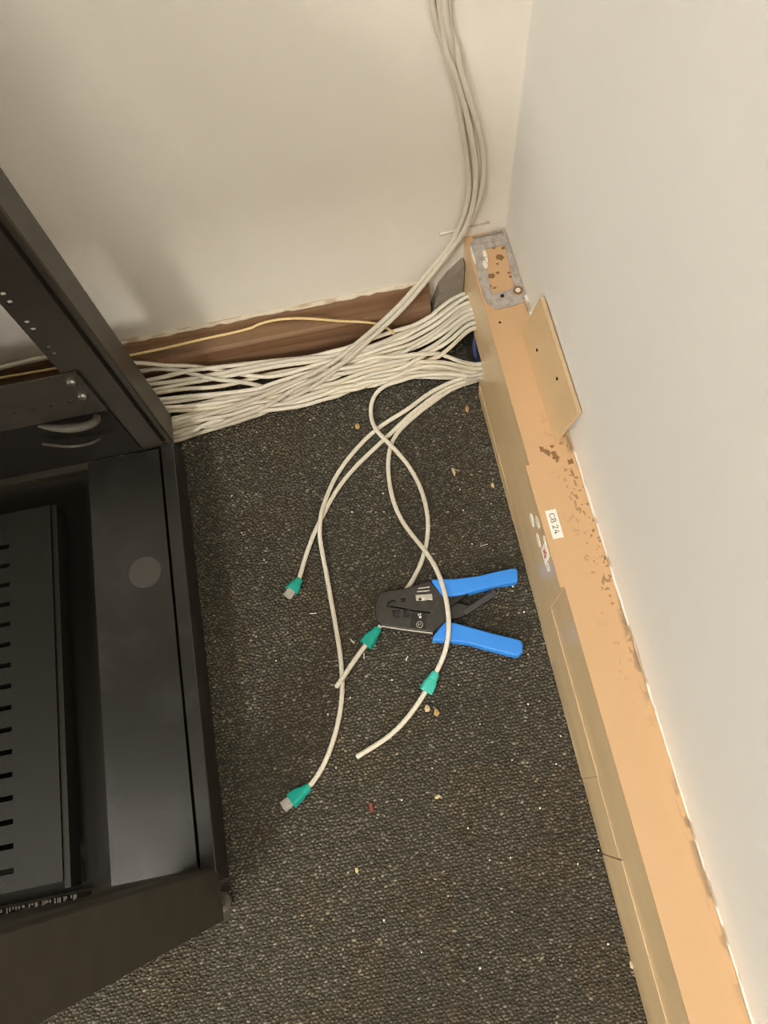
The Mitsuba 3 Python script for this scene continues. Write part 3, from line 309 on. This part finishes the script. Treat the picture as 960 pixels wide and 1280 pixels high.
# ------------------------------------------------------------------ the boxed ledge along the right wall
ledge = thing('boxed_ledge', 'long tan painted box ledge along the foot of the right wall', 'ledge')
ZT = .1754
jog = Polygon([(-.0003, -.0003), (-.0488, -.0003), (-.0488, -.2984), (-.0530, -.2984), (-.0530, -.4300), (-.0488, -.4300), (-.0488, RY), (-.0003, RY)])
obj('top_board', extrude(jog, ZT - .0035, ZT), 'm_ledge', ledge)
def front(x0, x1, y0, y1, z0, z1, c=.0006): return box(x0, x1, y0, y1, z0, z1, c)
seg = Polygon([(0, .079), (-.040, .079), (-.085, .074), (-.1065, .073), (-.1075, .0), (-.298, .0), (-.298, ZT - .0036), (0, ZT - .0036)])
m = trimesh.creation.extrude_polygon(seg, .008, engine='earcut'); V = m.vertices.copy(); m.vertices = np.c_[V[:, 2] - .0485, V[:, 0] - .0003, V[:, 1]]; m.fix_normals()
obj('front_panel', m, 'm_panel', ledge, label='front panel with a cut-out for cables')
obj('front_panel', front(-.0492, -.0410, -.430, -.2984, 0, ZT - .0036), 'm_panel', ledge)
obj('front_panel', front(-.0485, -.0405, RY, -.4303, 0, ZT - .0036), 'm_panel', ledge)
obj('skirting_strip', front(-.0498, -.0485, -.604, -.4305, 0, .087, .0005), 'm_panel', ledge)
obj('skirting_strip', front(-.0494, -.0485, -.680, -.6045, 0, .082, .0004), 'm_panel', ledge)
obj('skirting_strip', front(-.0499, -.0485, RY, -.6815, 0, .091, .0005), 'm_panel', ledge)
obj('skirting_strip', front(-.0496, -.0485, -.297, -.112, 0, .022, .0005), 'm_panel', ledge)
# lettering label, left-over stickers
st = box(-.0468, -.0358, -.3815, -.3510, ZT, ZT + .0005)
k = obj('sticker', st, 'm_paper', ledge, label='white sticker reading CB 24')
tx = meshkit.text_mesh('CB 24', .0052, .0002)
bx0, bx1 = tx.bounds[0][0], tx.bounds[1][0]
sc = .0215 / (bx1 - bx0); V = tx.vertices.copy(); V[:, 0] = (V[:, 0] - bx0) * sc; V[:, 1] *= min(sc, 1.15)
tx.vertices = np.c_[-.0440 + V[:, 1], -.3550 - V[:, 0], V[:, 2] + ZT + .0005]
obj('lettering', tx, 'm_ink', k)
def face_blob(y, z, ry, rz, seed, x=-.0492, th=.0006, n=18):
    a = np.arange(n) * 2 * np.pi / n; rr = 1 + .25 * (meshkit.noise(np.c_[np.cos(a) * 2, np.sin(a) * 2, a * 0 + seed], seed) - .5)
    m = trimesh.creation.extrude_polygon(Polygon(np.c_[y + ry * rr * np.cos(a), z + rz * rr * np.sin(a)]), th, engine='earcut')
    V = m.vertices.copy(); m.vertices = np.c_[x - th + V[:, 2], V[:, 0], V[:, 1]]; m.fix_normals(); return m
for i, (y, z, ry, rz) in enumerate([(-.3375, .115, .0080, .0070), (-.349, .139, .0075, .0060), (-.3625, .119, .0080, .0062)]):
    obj('sticker_residue', face_blob(y, z, ry, rz, i + 2), 'm_paper_old', ledge)
k = obj('torn_label', (lambda m: m)(box(-.0498, -.0492, -.391, -.374, .120, .151)), 'm_paper', ledge, label='small white label with red marks')
for dy, dz, w, h in ((0, 0, .004, .009), (-.005, -.002, .003, .008), (-.0045, .010, .003, .004)):
    obj('red_mark', box(-.0501, -.0498, -.3785 + dy - w, -.3785 + dy, .130 + dz, .130 + dz + h), 'm_red_ink', k)
obj('sticker_residue', face_blob(-.396, .128, .0045, .007, 8), 'm_paper_old', ledge)
obj('sticker_residue', face_blob(-.3715, .150, .003, .006, 9), 'm_paper_old', ledge)
# footprint of a removed wall box
def wob(pts, amp, seed, n=90):
    g = Polygon(pts); L = g.exterior.length; P = np.array([g.exterior.interpolate(L * i / n).coords[0] for i in range(n)])
    return P + amp * (meshkit.noise(np.c_[P * 180, np.zeros(n)], seed)[:, None] - .5) * 2 * np.c_[np.cos(np.arange(n)), np.sin(np.arange(n) * 1.7)]
go = np.minimum(wob(PATHS['grey_out'], .0012, 4), [-.0006, -.0006])
ring = Polygon(go).buffer(0).difference(Polygon(wob(PATHS['grey_in'], .0016, 5)).buffer(0))
k = obj('adhesive_patch', extrude(ring, ZT, ZT + .0014), 'm_residue', ledge, label='grey rectangular ring of old adhesive near the corner')
for i, (x, y) in enumerate(PATHS['spots']):
    if abs(y) > .0: 
        r = [.0045, .0020, .0045, .002, .0022, .0018, .0020, .0025, .0020, .0022, .0025, .0018][i]
        a = np.arange(10) * 2 * np.pi / 10; rr = r * (.75 + .5 * rng.random(10))
        obj('stain_blob', extrude(Polygon(np.c_[x + rr * np.cos(a), y + rr * .8 * np.sin(a)]), ZT, ZT + .0004), 'm_rust', ledge)
obj('ridge', box(-.0395, -.0045, -.0165, -.0150, ZT + .0014, ZT + .0030, .0004), 'm_residue', k, False)
obj('ridge', box(-.0400, -.0040, -.0072, -.0040, ZT + .0014, ZT + .0024, .0004), 'm_mortar', k, False)
for fx, fy, fw, fl in ((-.0315, -.034, .0020, .010), (-.0350, -.045, .0030, .006), (-.0455, -.030, .0014, .014)):
    aa = np.arange(10) * 2 * np.pi / 10; rr = .7 + .5 * rng.random(10)
    obj('paint_flake', extrude(Polygon(np.c_[fx + fw * rr * np.cos(aa), fy + fl * rr * np.sin(aa)]), ZT + .0012, ZT + .0019), 'm_paper_old', k)
def dome(x, y, z, r, h, n=14):
    m = trimesh.creation.revolve([(0, h), (r * .5, h * .86), (r * .86, h * .5), (r, 0)][::-1] if False else [(r, 0), (r * .86, h * .5), (r * .5, h * .86), (0, h)], sections=n)
    m.apply_translation((x, y, z)); return m
w = extrude(Point(-.0075, -.0885).buffer(.0055), ZT + .0012, ZT + .0022)
s = obj('screw', w, 'm_rust', ledge, label='rusty washer and screw on the grey patch')
obj('screw_head', dome(-.0075, -.0885, ZT + .0022, .0030, .0016), 'm_white_print', s, True)
obj('screw_hole', extrude(Point(-.0262, -.0915).buffer(.0022), ZT + .0014, ZT + .0018), 'm_hole', ledge)
obj('screw_hole', extrude(Point(-.0370, -.1240).buffer(.0014), ZT, ZT + .0003), 'm_hole', ledge)
for x, y in PATHS['mould']:
    r = rng.uniform(.0015, .0034); a = np.arange(9) * 2 * np.pi / 9; rr = r * (.5 + rng.random(9))
    obj('stain_blob', extrude(Polygon(np.c_[np.minimum(x + rr * np.cos(a), -.0005), y + rr * np.sin(a)]), ZT, ZT + .0004), 'm_rust', ledge)

# cover plate leaning on the wall
A, Bp = np.array([-.0170, -.1425, ZT + .0003]), np.array([-.0168, -.2785, ZT + .0003])
upv = np.array([.0112, -.0045, .0655]); nrm = np.cross(Bp - A, upv); nrm /= np.linalg.norm(nrm); nrm = nrm if nrm[0] < 0 else -nrm
cor = [A, Bp, Bp + upv, A + upv]; th = .0042
pl = trimesh.convex.convex_hull(np.vstack([np.array(cor), np.array(cor) - nrm * th * np.array([1, 1, 1])]))
pl.apply_translation((-max(0, pl.bounds[1][0] + .0006), 0, max(0, ZT + .0002 - pl.bounds[0][2])))
t = thing('cover_plate', 'tan blank cover plate leaning against the right wall on the ledge', 'cover plate')
obj('board', pl, 'm_plate', t)
off = np.array([-max(0, 0), 0, 0])
V0 = pl.vertices; fc = V0[np.argsort(V0[:, 0])[:0]]
def on_plate(u, v): return A + (Bp - A) * u + upv * v
shift = pl.vertices.mean(0) - (np.mean(cor, 0) - nrm * th / 2)
for u, v in ((.28, .36), (.64, .72)):
    c = on_plate(u, v) + shift + nrm * .0003
    d = trimesh.creation.cylinder(.0016, .0012, sections=12); d.apply_transform(trimesh.geometry.align_vectors([0, 0, 1], nrm)); d.apply_translation(c)
    obj('screw_hole', d, 'm_hole', t)

# ------------------------------------------------------------------ the rack
rack = thing('server_rack', 'black steel open-frame server rack standing at the left', 'server rack')
XR, XL, YB, YF, ZB, ZTOP = -.447, -1.047, -.118, -.667, .050, .745
def mx(m):      # mirrored to the rack's left side
    m = m.copy(); V = m.vertices.copy(); V[:, 0] = XL + XR - V[:, 0]; m.vertices = V; m.faces = m.faces[:, ::-1]; return m
def both(name, m, mat, parent=rack, smooth=False, **lab):
    k = obj(name, m, mat, parent, smooth, **lab); obj(name, mx(m), mat, parent, smooth); return k
both('base_rail', box(-.4632, XR, -.630, YB, 0, ZB, .0012), 'm_rack_plate')
side = sbox(-.5565, -.614, -.4662, -.125)
k = obj('base_panel', extrude(side, .035, ZB - .001), 'm_rack_plate', rack, label='flat glossy base panel')
obj('knockout_disc', slab(np.array(Point(-.4955, -.284).buffer(.0193, 24).exterior.coords)[:-1], ZB - .001, ZB - .0002, .0003, .0001, 60), 'm_disc', k, label='round dull grey knock-out disc')
for x, y in ((-.4755, -.3255), (-.474, -.3995), (-.545, -.372)):
    obj('screw_hole', extrude(Point(x, y).buffer(.0013), ZB - .001, ZB - .0007), 'm_hole', k)
obj('base_panel', mx(extrude(side, .035, ZB - .001)), 'm_rack_plate', rack)
obj('base_pan', box(XL + .012, XR - .012, -.612, YB - .002, .004, .010), 'm_rack_dark', rack)
vent = sbox(-.888, -.600, -.607, -.172)
slots = [sbox(-.727, y - .0028, -.6585, y + .0028) for y in np.arange(-.580, -.195, .0243)] + [sbox(-.84, y - .0028, -.772, y + .0028) for y in np.arange(-.580, -.195, .0243)]
obj('vent_panel', extrude(vent.difference(unary_union(slots)), ZB - .004, ZB - .0015), 'm_vent', rack, label='slotted vent panel of the base')
obj('vent_lip', box(-.6065, -.600, -.607, -.172, .020, ZB - .0042), 'm_vent', rack)
# posts
rear = Polygon([(-.447, -.080), (-.447, -.118), (-.4485, -.120), (-.4535, -.120), (-.4545, -.113), (-.4585, -.113), (-.4595, -.120), (-.487, -.120), (-.487, -.080)])
def vert(poly, z0, z1): return extrude(poly, z0, z1)
both('post', vert(rear, .045, ZTOP - .03), 'm_rack')
frp = Polygon([(-.447, -.667), (-.447, -.6225), (-.4485, -.6185), (-.4525, -.616), (-.4900, -.616), (-.4945, -.6185), (-.4960, -.6230), (-.4960, -.667)])
both('post', vert(frp, .040, ZTOP - .03), 'm_rack', smooth=35)
for (x, y) in ((-.4535, -.652), (-.470, -.640)):
    pass
ft = trimesh.creation.revolve([(0, 0), (.0105, 0), (.0105, .006), (.006, .010), (.006, .040), (0, .040)], sections=24); ft.apply_translation((-.4575, -.652, 0))
both('levelling_foot', ft, 'm_lip', label='pale levelling foot')
# rear mounting rails with hole pairs
holes = []
z = .185 + .0425 * 2
zs = []
while z < .70:
    zs += [z, z + .0115]; z += .0422
rail = sbox(-.5035, .16, -.487, .70)
for q in zs: rail = rail.difference(sbox(-.4978, q - .0028, -.4925, q + .0028))
def wallwise(poly, y0, th):
    m = extrude(poly, 0, th); V = m.vertices.copy(); m.vertices = np.c_[V[:, 0], y0 + V[:, 2] * 1.0, V[:, 1]]; m.faces = m.faces[:, ::-1]; return m
both('mounting_rail', wallwise(rail, -.1200, .002), 'm_rack', label='rack rail with square holes')
fr_rail = sbox(-.512, .045, -.4965, .70)
for q in np.arange(.08, .69, .0148): fr_rail = fr_rail.difference(sbox(-.507, q - .0035, -.500, q + .0035))
both('mounting_rail', wallwise(fr_rail, -.640, .002), 'm_rack')
# rear beam
beam = sbox(XL + .04, .158, -.487, .238)
for x in (-.515, -.5355, -.5555, -.5765): beam = beam.difference(Point(x, .1885).buffer(.0030))
k = obj('rear_beam', wallwise(beam, -.1245, .003), 'm_rack', rack, label='black rear cross beam with a row of holes')
for x, zz, r in ((-.4985, .2245, .0052), (-.4995, .1955, .0052)):
    b = trimesh.creation.revolve([(0, 0), (r, 0), (r, .0015), (r * .8, .0034), (0, .0042)], sections=18); b.apply_transform(trimesh.transformations.rotation_matrix(math.pi / 2, [1, 0, 0])); b.apply_translation((x, -.1245, zz))
    s = obj('bolt', b, 'm_steel', k, 30, label='bright steel bolt head')
    c = unary_union([sbox(-.0006, -.003, .0006, .003), sbox(-.003, -.0006, .003, .0006)]); m = wallwise(c, 0, .0004); m.apply_translation((x, -.1291, zz)); 
cr = np.array([(-.566, -.1275, .1585), (-.550, -.134, .1605), (-.530, -.140, .1615), (-.512, -.140, .160), (-.503, -.136, .1575), (-.501, -.128, .154)])
obj('curved_lip', tube(spline(cr, .003), np.interp(np.linspace(0, 1, len(spline(cr, .003))), [0, .15, .5, 1], [.0015, .0035, .0052, .0045]), 10), 'm_lip', k, True, label='grey curved lip under the beam')
cr2 = cr + [-.010, -.004, -.032]
obj('curved_lip', tube(spline(cr2, .003), .0030, 8), 'm_rack', k, True)
obj('lower_beam', box(XL + .04, -.487, -.1225, -.1195, .046, .1578), 'm_rack_dark', rack)
obj('front_beam', box(XL + .049, -.496, -.667, -.630, .040, .052, .001), 'm_rack', rack)
# top
both('top_rail', box(-.487, XR, -.616, -.120, ZTOP - .035, ZTOP, .001), 'm_rack')
obj('top_panel', box(XL, XR, YF, -.080, ZTOP, ZTOP + .003), 'm_rack', rack)
br = []
for x in np.arange(-.90, -.592, .0034):
    z1 = .046 + rng.uniform(-.003, .003); br.append(box(x - .0009, x + .0009, -.6165 - rng.uniform(0, .003), -.6145, .012, z1))
obj('brush_strip', trimesh.util.concatenate(br), 'm_rack', rack, label='black bristle strip along the front of the base', kind='stuff')

# ------------------------------------------------------------------ cables
cur = {k: spline(PATHS[k]) for k in ('A', 'B', 'C', 'D', 'W1', 'W2', 'W3', 'W4', 'Y')}
bund = [spline(b) for b in PATHS['bundle']]
names = list(cur)
allc = [cur[k] for k in names] + bund
rad = [.0029] * 4 + [.0029] * 4 + [.0016] + [.0031] * len(bund)
rel = relax(allc, rad)
cur = dict(zip(names, rel[:len(names)])); bund = rel[len(names):]
CROSS, NUP, NUND = (8, 9), PATHS['counts'][0], PATHS['counts'][1]
for i, c in enumerate(bund):
    if i in CROSS:
        lab = dict(label=['cream cable reaching the rack post highest, dipping across the bundle', 'cream cable just below the highest one at the rack post, crossing the bundle'][i - 8])
    elif i < NUP + NUND:
        lab = dict(label='cream network cable of the flat bundle from the upper cut-out corner to the rack', group='cables from the upper corner of the cut-out')
    else:
        lab = dict(label='cream network cable from the lower notch of the ledge to the rack', group='cables from the lower notch of the cut-out')
    obj('network_cable', tube(c, .0028), ['m_cable', 'm_cable_grey', 'm_cable', 'm_cable_warm'][i % 4], None, True, category='cable', **lab)
for k in ('W1', 'W2', 'W3', 'W4'):
    obj('network_cable', tube(cur[k], .0029), 'm_cable_old', None, True, label='cream cable coming down the wall corner and crossing over the bundle', category='cable', group='cables coming down the wall corner')
for dy, dz in ((0, 0), (-.0035, .0052)):
    bk = spline([(-.475, -.040 + dy, .050), (-.505, -.022 + dy, .085), (-.545, -.011 + dy, .1140 + dz), (-.62, -.0085 + dy, .1165 + dz), (-.75, -.0075 + dy, .1155 + dz), (-.95, -.0075 + dy, .1150 + dz), (-1.3, -.0075 + dy, .1150 + dz)])
    obj('network_cable', tube(bk, .0030), 'm_cable', None, True, label='cream cable lying on the skirting behind the black rack', category='cable', group='cables on the skirting behind the rack')
obj('thin_cable', tube(cur['Y'], .0016), 'm_yellow', None, True, label='thin yellow cable lying along the top of the brown skirting', category='cable')

def sup(w, h, e, n=28):
    a = np.arange(n) * 2 * np.pi / n; c, s = np.cos(a), np.sin(a)
    return np.c_[w / 2 * np.sign(c) * np.abs(c) ** (2 / e), h / 2 * np.sign(s) * np.abs(s) ** (2 / e)]
def loft(rings, frame, close=(False, False)):
    o, d, u, v = frame; n = len(rings[0][1]); V, F = [], []
    for t, R in rings: V.append(o + d * t + R[:, :1] * u + R[:, 1:] * v)
    for k in range(len(rings) - 1):
        for i in range(n):
            j = (i + 1) % n; F += [(k * n + i, k * n + j, k * n + n + j), (k * n + i, k * n + n + j, k * n + n + i)]
    V = np.vstack(V)
    for k, c in ((0, close[0]), (len(rings) - 1, close[1])):
        if c:
            V = np.vstack([V, V[k * n:(k + 1) * n].mean(0)]); q = len(V) - 1
            F += [(q, k * n + (i + 1) % n, k * n + i) if k == 0 else (q, k * n + i, k * n + (i + 1) % n) for i in range(n)]
    return trimesh.Trimesh(V, F, process=False)
def frame_of(a, b, roll=0):
    d = (b - a) / np.linalg.norm(b - a); u = np.cross(d, [0, 0, 1.0]); u /= np.linalg.norm(u); v = np.cross(u, d)
    c, s = math.cos(roll), math.sin(roll); return (a, d, u * c + v * s, -u * s + v * c)
def boot(fr, L):
    o = [(0, sup(.0080, .0080, 2)), (.0012, sup(.0094, .0092, 2)), (L * .33, sup(.0120, .0104, 2.4)), (L * .36, sup(.0114, .0100, 2.4)), (L * .40, sup(.0130, .0110, 2.8)), (L * .62, sup(.0150, .0118, 4.5)), (L * .97, sup(.0158, .0124, 5.5)), (L, sup(.0152, .0118, 5.5)),
         (L, sup(.0128, .0096, 5.5)), (L - .001, sup(.0126, .0094, 5.5)), (L - .007, sup(.0110, .0084, 4))]
    return loft(o, fr, (True, True))
def loose(key, label, m_boot, ends, plug, bl, roll=0, trim=None):
    t = thing('network_cable', label, 'cable', None)
    C = cur[key]
    a, b = np.array(ends[0]), np.array(ends[1])
    if not plug:
        a, b = (C[int(np.argmin(np.linalg.norm(C - q, axis=1)))] for q in (a, b))
    if plug:
        i = int(np.argmin(np.linalg.norm(C - a, axis=1))); C = np.vstack([C[:i], a + (b - a) * .15])
    obj('jacket', tube(C, .0029, 10), 'm_cable', t, True)
    fr = frame_of(a, b, roll)
    obj('boot', boot(fr, bl), m_boot, t, 40, label='teal rubber boot')
    if plug:
        o, d, u, v = fr
        pr = [(bl - .0065, sup(.0108, .0076, 9)), (bl + plug, sup(.0108, .0076, 9))]
        k = obj('plug', loft(pr, fr, (True, True)), 'm_clear', t, 40, label='clear modular plug')
        lt = loft([(bl - .004, sup(.0060, .0012, 9) + [0, .0046]), (bl + plug - .001, sup(.0056, .0010, 9) + [0, .0042])], fr, (True, True))
        obj('latch', lt, 'm_clear', k, 40)
        ct = loft([(bl + plug - .005, sup(.0084, .0006, 9) + [0, -.0036]), (bl + plug + .0002, sup(.0084, .0006, 9) + [0, -.0036])], fr, (True, True))
        obj('contact_strip', ct, 'm_gold', k)
    else:
        e, e2 = C[-1], C[-3]; d = (e - e2) / np.linalg.norm(e - e2)
        q = trimesh.creation.cylinder(.0019, .0008, sections=12); q.apply_transform(trimesh.geometry.align_vectors([0, 0, 1], d)); q.apply_translation(e + d * .0002)
        obj('cut_end', q, 'm_core', t)
    return t
bA, bD = np.array(PATHS['bootA']), np.array(PATHS['bootD'])
loose('A', 'cream cable whose teal boot and clear plug end left of the crimping tool', 'm_teal', (bA[0], bA[1] + [0, 0, .001]), .0085, .0185, .5)
loose('D', 'long cream cable ending in a teal boot and clear plug, lowest on the carpet', 'm_teal', (bD[0], bD[1] + [0, 0, .001]), .0105, .0255, -.35)
bC, bB = np.array(PATHS['bootC']), np.array(PATHS['bootB'])
loose('C', 'cream cable looping over the crimping tool, with pale teal boot and cut end', 'm_teal_pale', (bC[0], bC[1]), 0, .0250, .3)
loose('B', 'cream cable passing under the crimping tool head, teal boot and short bare end', 'm_teal', (bB[0], bB[1]), 0, .0255, -.2)
bl = spline([(-.020, -.050, .100), (-.038, -.062, .084), (-.0475, -.073, .066), (-.0475, -.082, .048), (-.040, -.088, .030)], .004)
obj('blue_cable', tube(bl, .0033, 8), 'm_blue_dull', None, True, label='short piece of blue cable in the cut-out of the ledge', category='cable')

# ------------------------------------------------------------------ crimping tool
cr = thing('crimping_tool', 'black crimping tool with two blue handles lying open on the carpet', 'crimping tool')
cp = PATHS['crimper']; Z0 = .0062
def man(m):
    return m3.Manifold(m3.Mesh(np.asarray(m.vertices, np.float32), np.asarray(m.faces, np.uint32)))
head = slab(cp['head'], Z0, .0225, .0020, .0025, 140)
try:
    H = man(head)
    for h in cp['holes'] + [cp['slot'], cp['groove']]:
        H = H - man(extrude(Polygon(h).buffer(0), .0165, .030))
    mm = H.to_mesh(); head = trimesh.Trimesh(mm.vert_properties[:, :3], mm.tri_verts)
except Exception as e:
    print('head boolean failed', e)
hd = obj('head', head, 'm_iron', cr, 35)
obj('side_plate', slab(cp['plate'], .0225, .0232, .0003, .0004, 60), 'm_iron_dark', hd)
bp = obj('blade_guard', slab(cp['silver'], .0225, .0240, .0004, .0004, 60), 'm_steel', hd, 30, label='silver blade guard')
c0 = np.mean(np.array(cp['silver']), 0)
obj('screw', dome(c0[0] - .001, c0[1] + .0003, .0240, .0019, .0010), 'm_white_print', bp, True)
obj('screw_hole', extrude(Point(c0[0] - .0055, c0[1]).buffer(.0016), .0240, .0242), 'm_hole', bp)
for b in cp['bars']: obj('steel_bar', slab(b, .0225, .0230, .0002, .0002, 40), 'm_steel', hd)
(ex, ey), (px, py) = cp['emblem']
rg = Point(ex, ey).buffer(.0040).difference(Point(ex, ey).buffer(.0032))
zz = unary_union([Polygon([(ex - .0016, ey + .0016), (ex + .0004, ey + .0016), (ex - .0012, ey - .0016), (ex - .0018, ey - .0016)]), Polygon([(ex + .0008, ey + .0018), (ex + .0015, ey + .0018), (ex + .0015, ey - .0014), (ex + .0008, ey - .0014)])])
obj('emblem', extrude(unary_union([rg, zz]), .0232, .0234), 'm_print', hd, label='small round emblem')
obj('marking', extrude(unary_union([Point(px, py - .0014).buffer(.0015), Polygon([(px - .002, py + .0028), (px - .0006, py + .0028), (px - .0004, py + .0004), (px - .002, py + .0008)]), Polygon([(px + .0004, py + .0026), (px + .0018, py + .003), (px + .0012, py + .0002), (px + .0003, py + .0006)])]), .0232, .0234), 'm_white_print', hd, label='small white marking')
# bright lower edge of the head
e = np.array(cp['head']); edge = e[12:16][::-1]
ep = np.array([(x, y) for x, y in edge]); en = np.array([-(ep[-1] - ep[0])[1], (ep[-1] - ep[0])[0]]); en /= np.linalg.norm(en)
strip = Polygon(np.vstack([ep, (ep - en * .0016 * np.sign(en[1]))[::-1]])).buffer(0)
obj('edge_plate', extrude(strip, .010, .0205), 'm_steel', hd)
for nm in ('h1', 'h2'):
    hk = obj('handle', slab(cp[nm], .0080, .0240, .0022, .0018, 140), 'm_blue', cr, 40, label='blue plastic handle')
# dark shanks from the head into the handles, and the ratchet lever between them
def quad(a, b, w0, w1, z0, z1, bev=.001):
    a, b = np.array(a), np.array(b); d = (b - a) / np.linalg.norm(b - a); n = np.array([-d[1], d[0]])
    return slab([a + n * w0 / 2, a - n * w0 / 2, b - n * w1 / 2, b + n * w1 / 2], z0, z1, bev, .001, 60)
h1, h2 = np.array(cp['h1']), np.array(cp['h2'])
hc = np.mean(np.array(cp['head'])[8:11], 0)
obj('shank', quad(hc + [-.008, .006], h1[12] + [.004, .006], .018, .012, .0090, .0205), 'm_iron_dark', cr, 35)
obj('shank', quad(hc + [-.008, -.008], h2[14] + [.012, .004], .018, .012, .0090, .0205), 'm_iron_dark', cr, 35)
lv = obj('ratchet_lever', slab(cp['lever'], .0065, .0140, .0010, .0020, 100), 'm_iron', cr, 35)
L3 = np.array(cp['lever'])
obj('link_bar', quad(L3[8] + [.006, .004], L3[4] + [-.001, -.006], .0065, .0065, .0140, .0165, .0006), 'm_lever', lv, 35)
rp = L3[4] + [-.002, -.005]
obj('ring', extrude(Point(*rp).buffer(.0050).difference(Point(*rp).buffer(.0026)), .0165, .0178), 'm_lever', lv)

# ------------------------------------------------------------------ crumbs on the carpet
db = PATHS['deb']
for i, (x, y, w, h) in enumerate(db['chip']):
    a = np.arange(9) * 2 * np.pi / 9 + i; rr = .75 + .5 * rng.random(9)
    P = np.vstack([np.c_[x + w * .5 * rr * np.cos(a), y + h * .5 * rr * np.sin(a), np.full(9, z)] for z in (-.0008, .0012)] + [np.c_[x, y, .0024]])
    where = ['left of the crossing loose cables', 'below the teal boot of the looped cable', 'curled, below the teal boot of the looped cable', 'near the cut-out of the ledge', 'thin, between the looped cables and the ledge', 'beside the ledge above the label', 'yellowish, alone on the lower carpet', 'against the ledge near the bottom of the photo', 'on the open carpet right of the lowest plug', 'just below the cables entering the ledge'][i]
    obj('wood_chip', trimesh.convex.convex_hull(P), 'm_chip' if i in (0, 2, 3) else 'm_chip_pale', None, label='small tan wood chip ' + where, category='wood chip')
for i, (p0, p1) in enumerate(db['clip']):
    p0, p1 = np.array(p0), np.array(p1)
    lab = ['short white wire clipping left of the teal boot by the crimping tool', 'short upright white wire clipping below the teal boot by the crimping tool', 'tiny white wire clipping under the lower blue handle', 'white wire clipping below the upturned plug', 'thin pale fibre lying between crimping tool and ledge', 'thin pale thread right of the crossing cables'][i]
    obj('wire_clipping', tube(np.array([p0, (p0 + p1) / 2 + [0, 0, .0006], p1]), .0007 if i < 4 else .0004, 6), 'm_speck', None, True, label=lab, category='wire clipping')
x, y = db['red'][0]
obj('red_crumb', box(x - .002, x + .002, y - .005, y + .005, -.0005, .0012, .0004), 'm_red_bit', None, label='small dull red scrap on the carpet below the bare cut cable end', category='scrap')
for x, y in db['speck']:
    q = trimesh.creation.icosphere(subdivisions=1, radius=rng.uniform(.0007, .0013)); q.vertices *= [1, 1, .7]; q.vertices += [x, y, .0004]
    obj('white_speck', q, 'm_speck', None, True, label='tiny white speck of debris scattered on the dark carpet', category='speck', group='tiny white specks on the carpet')
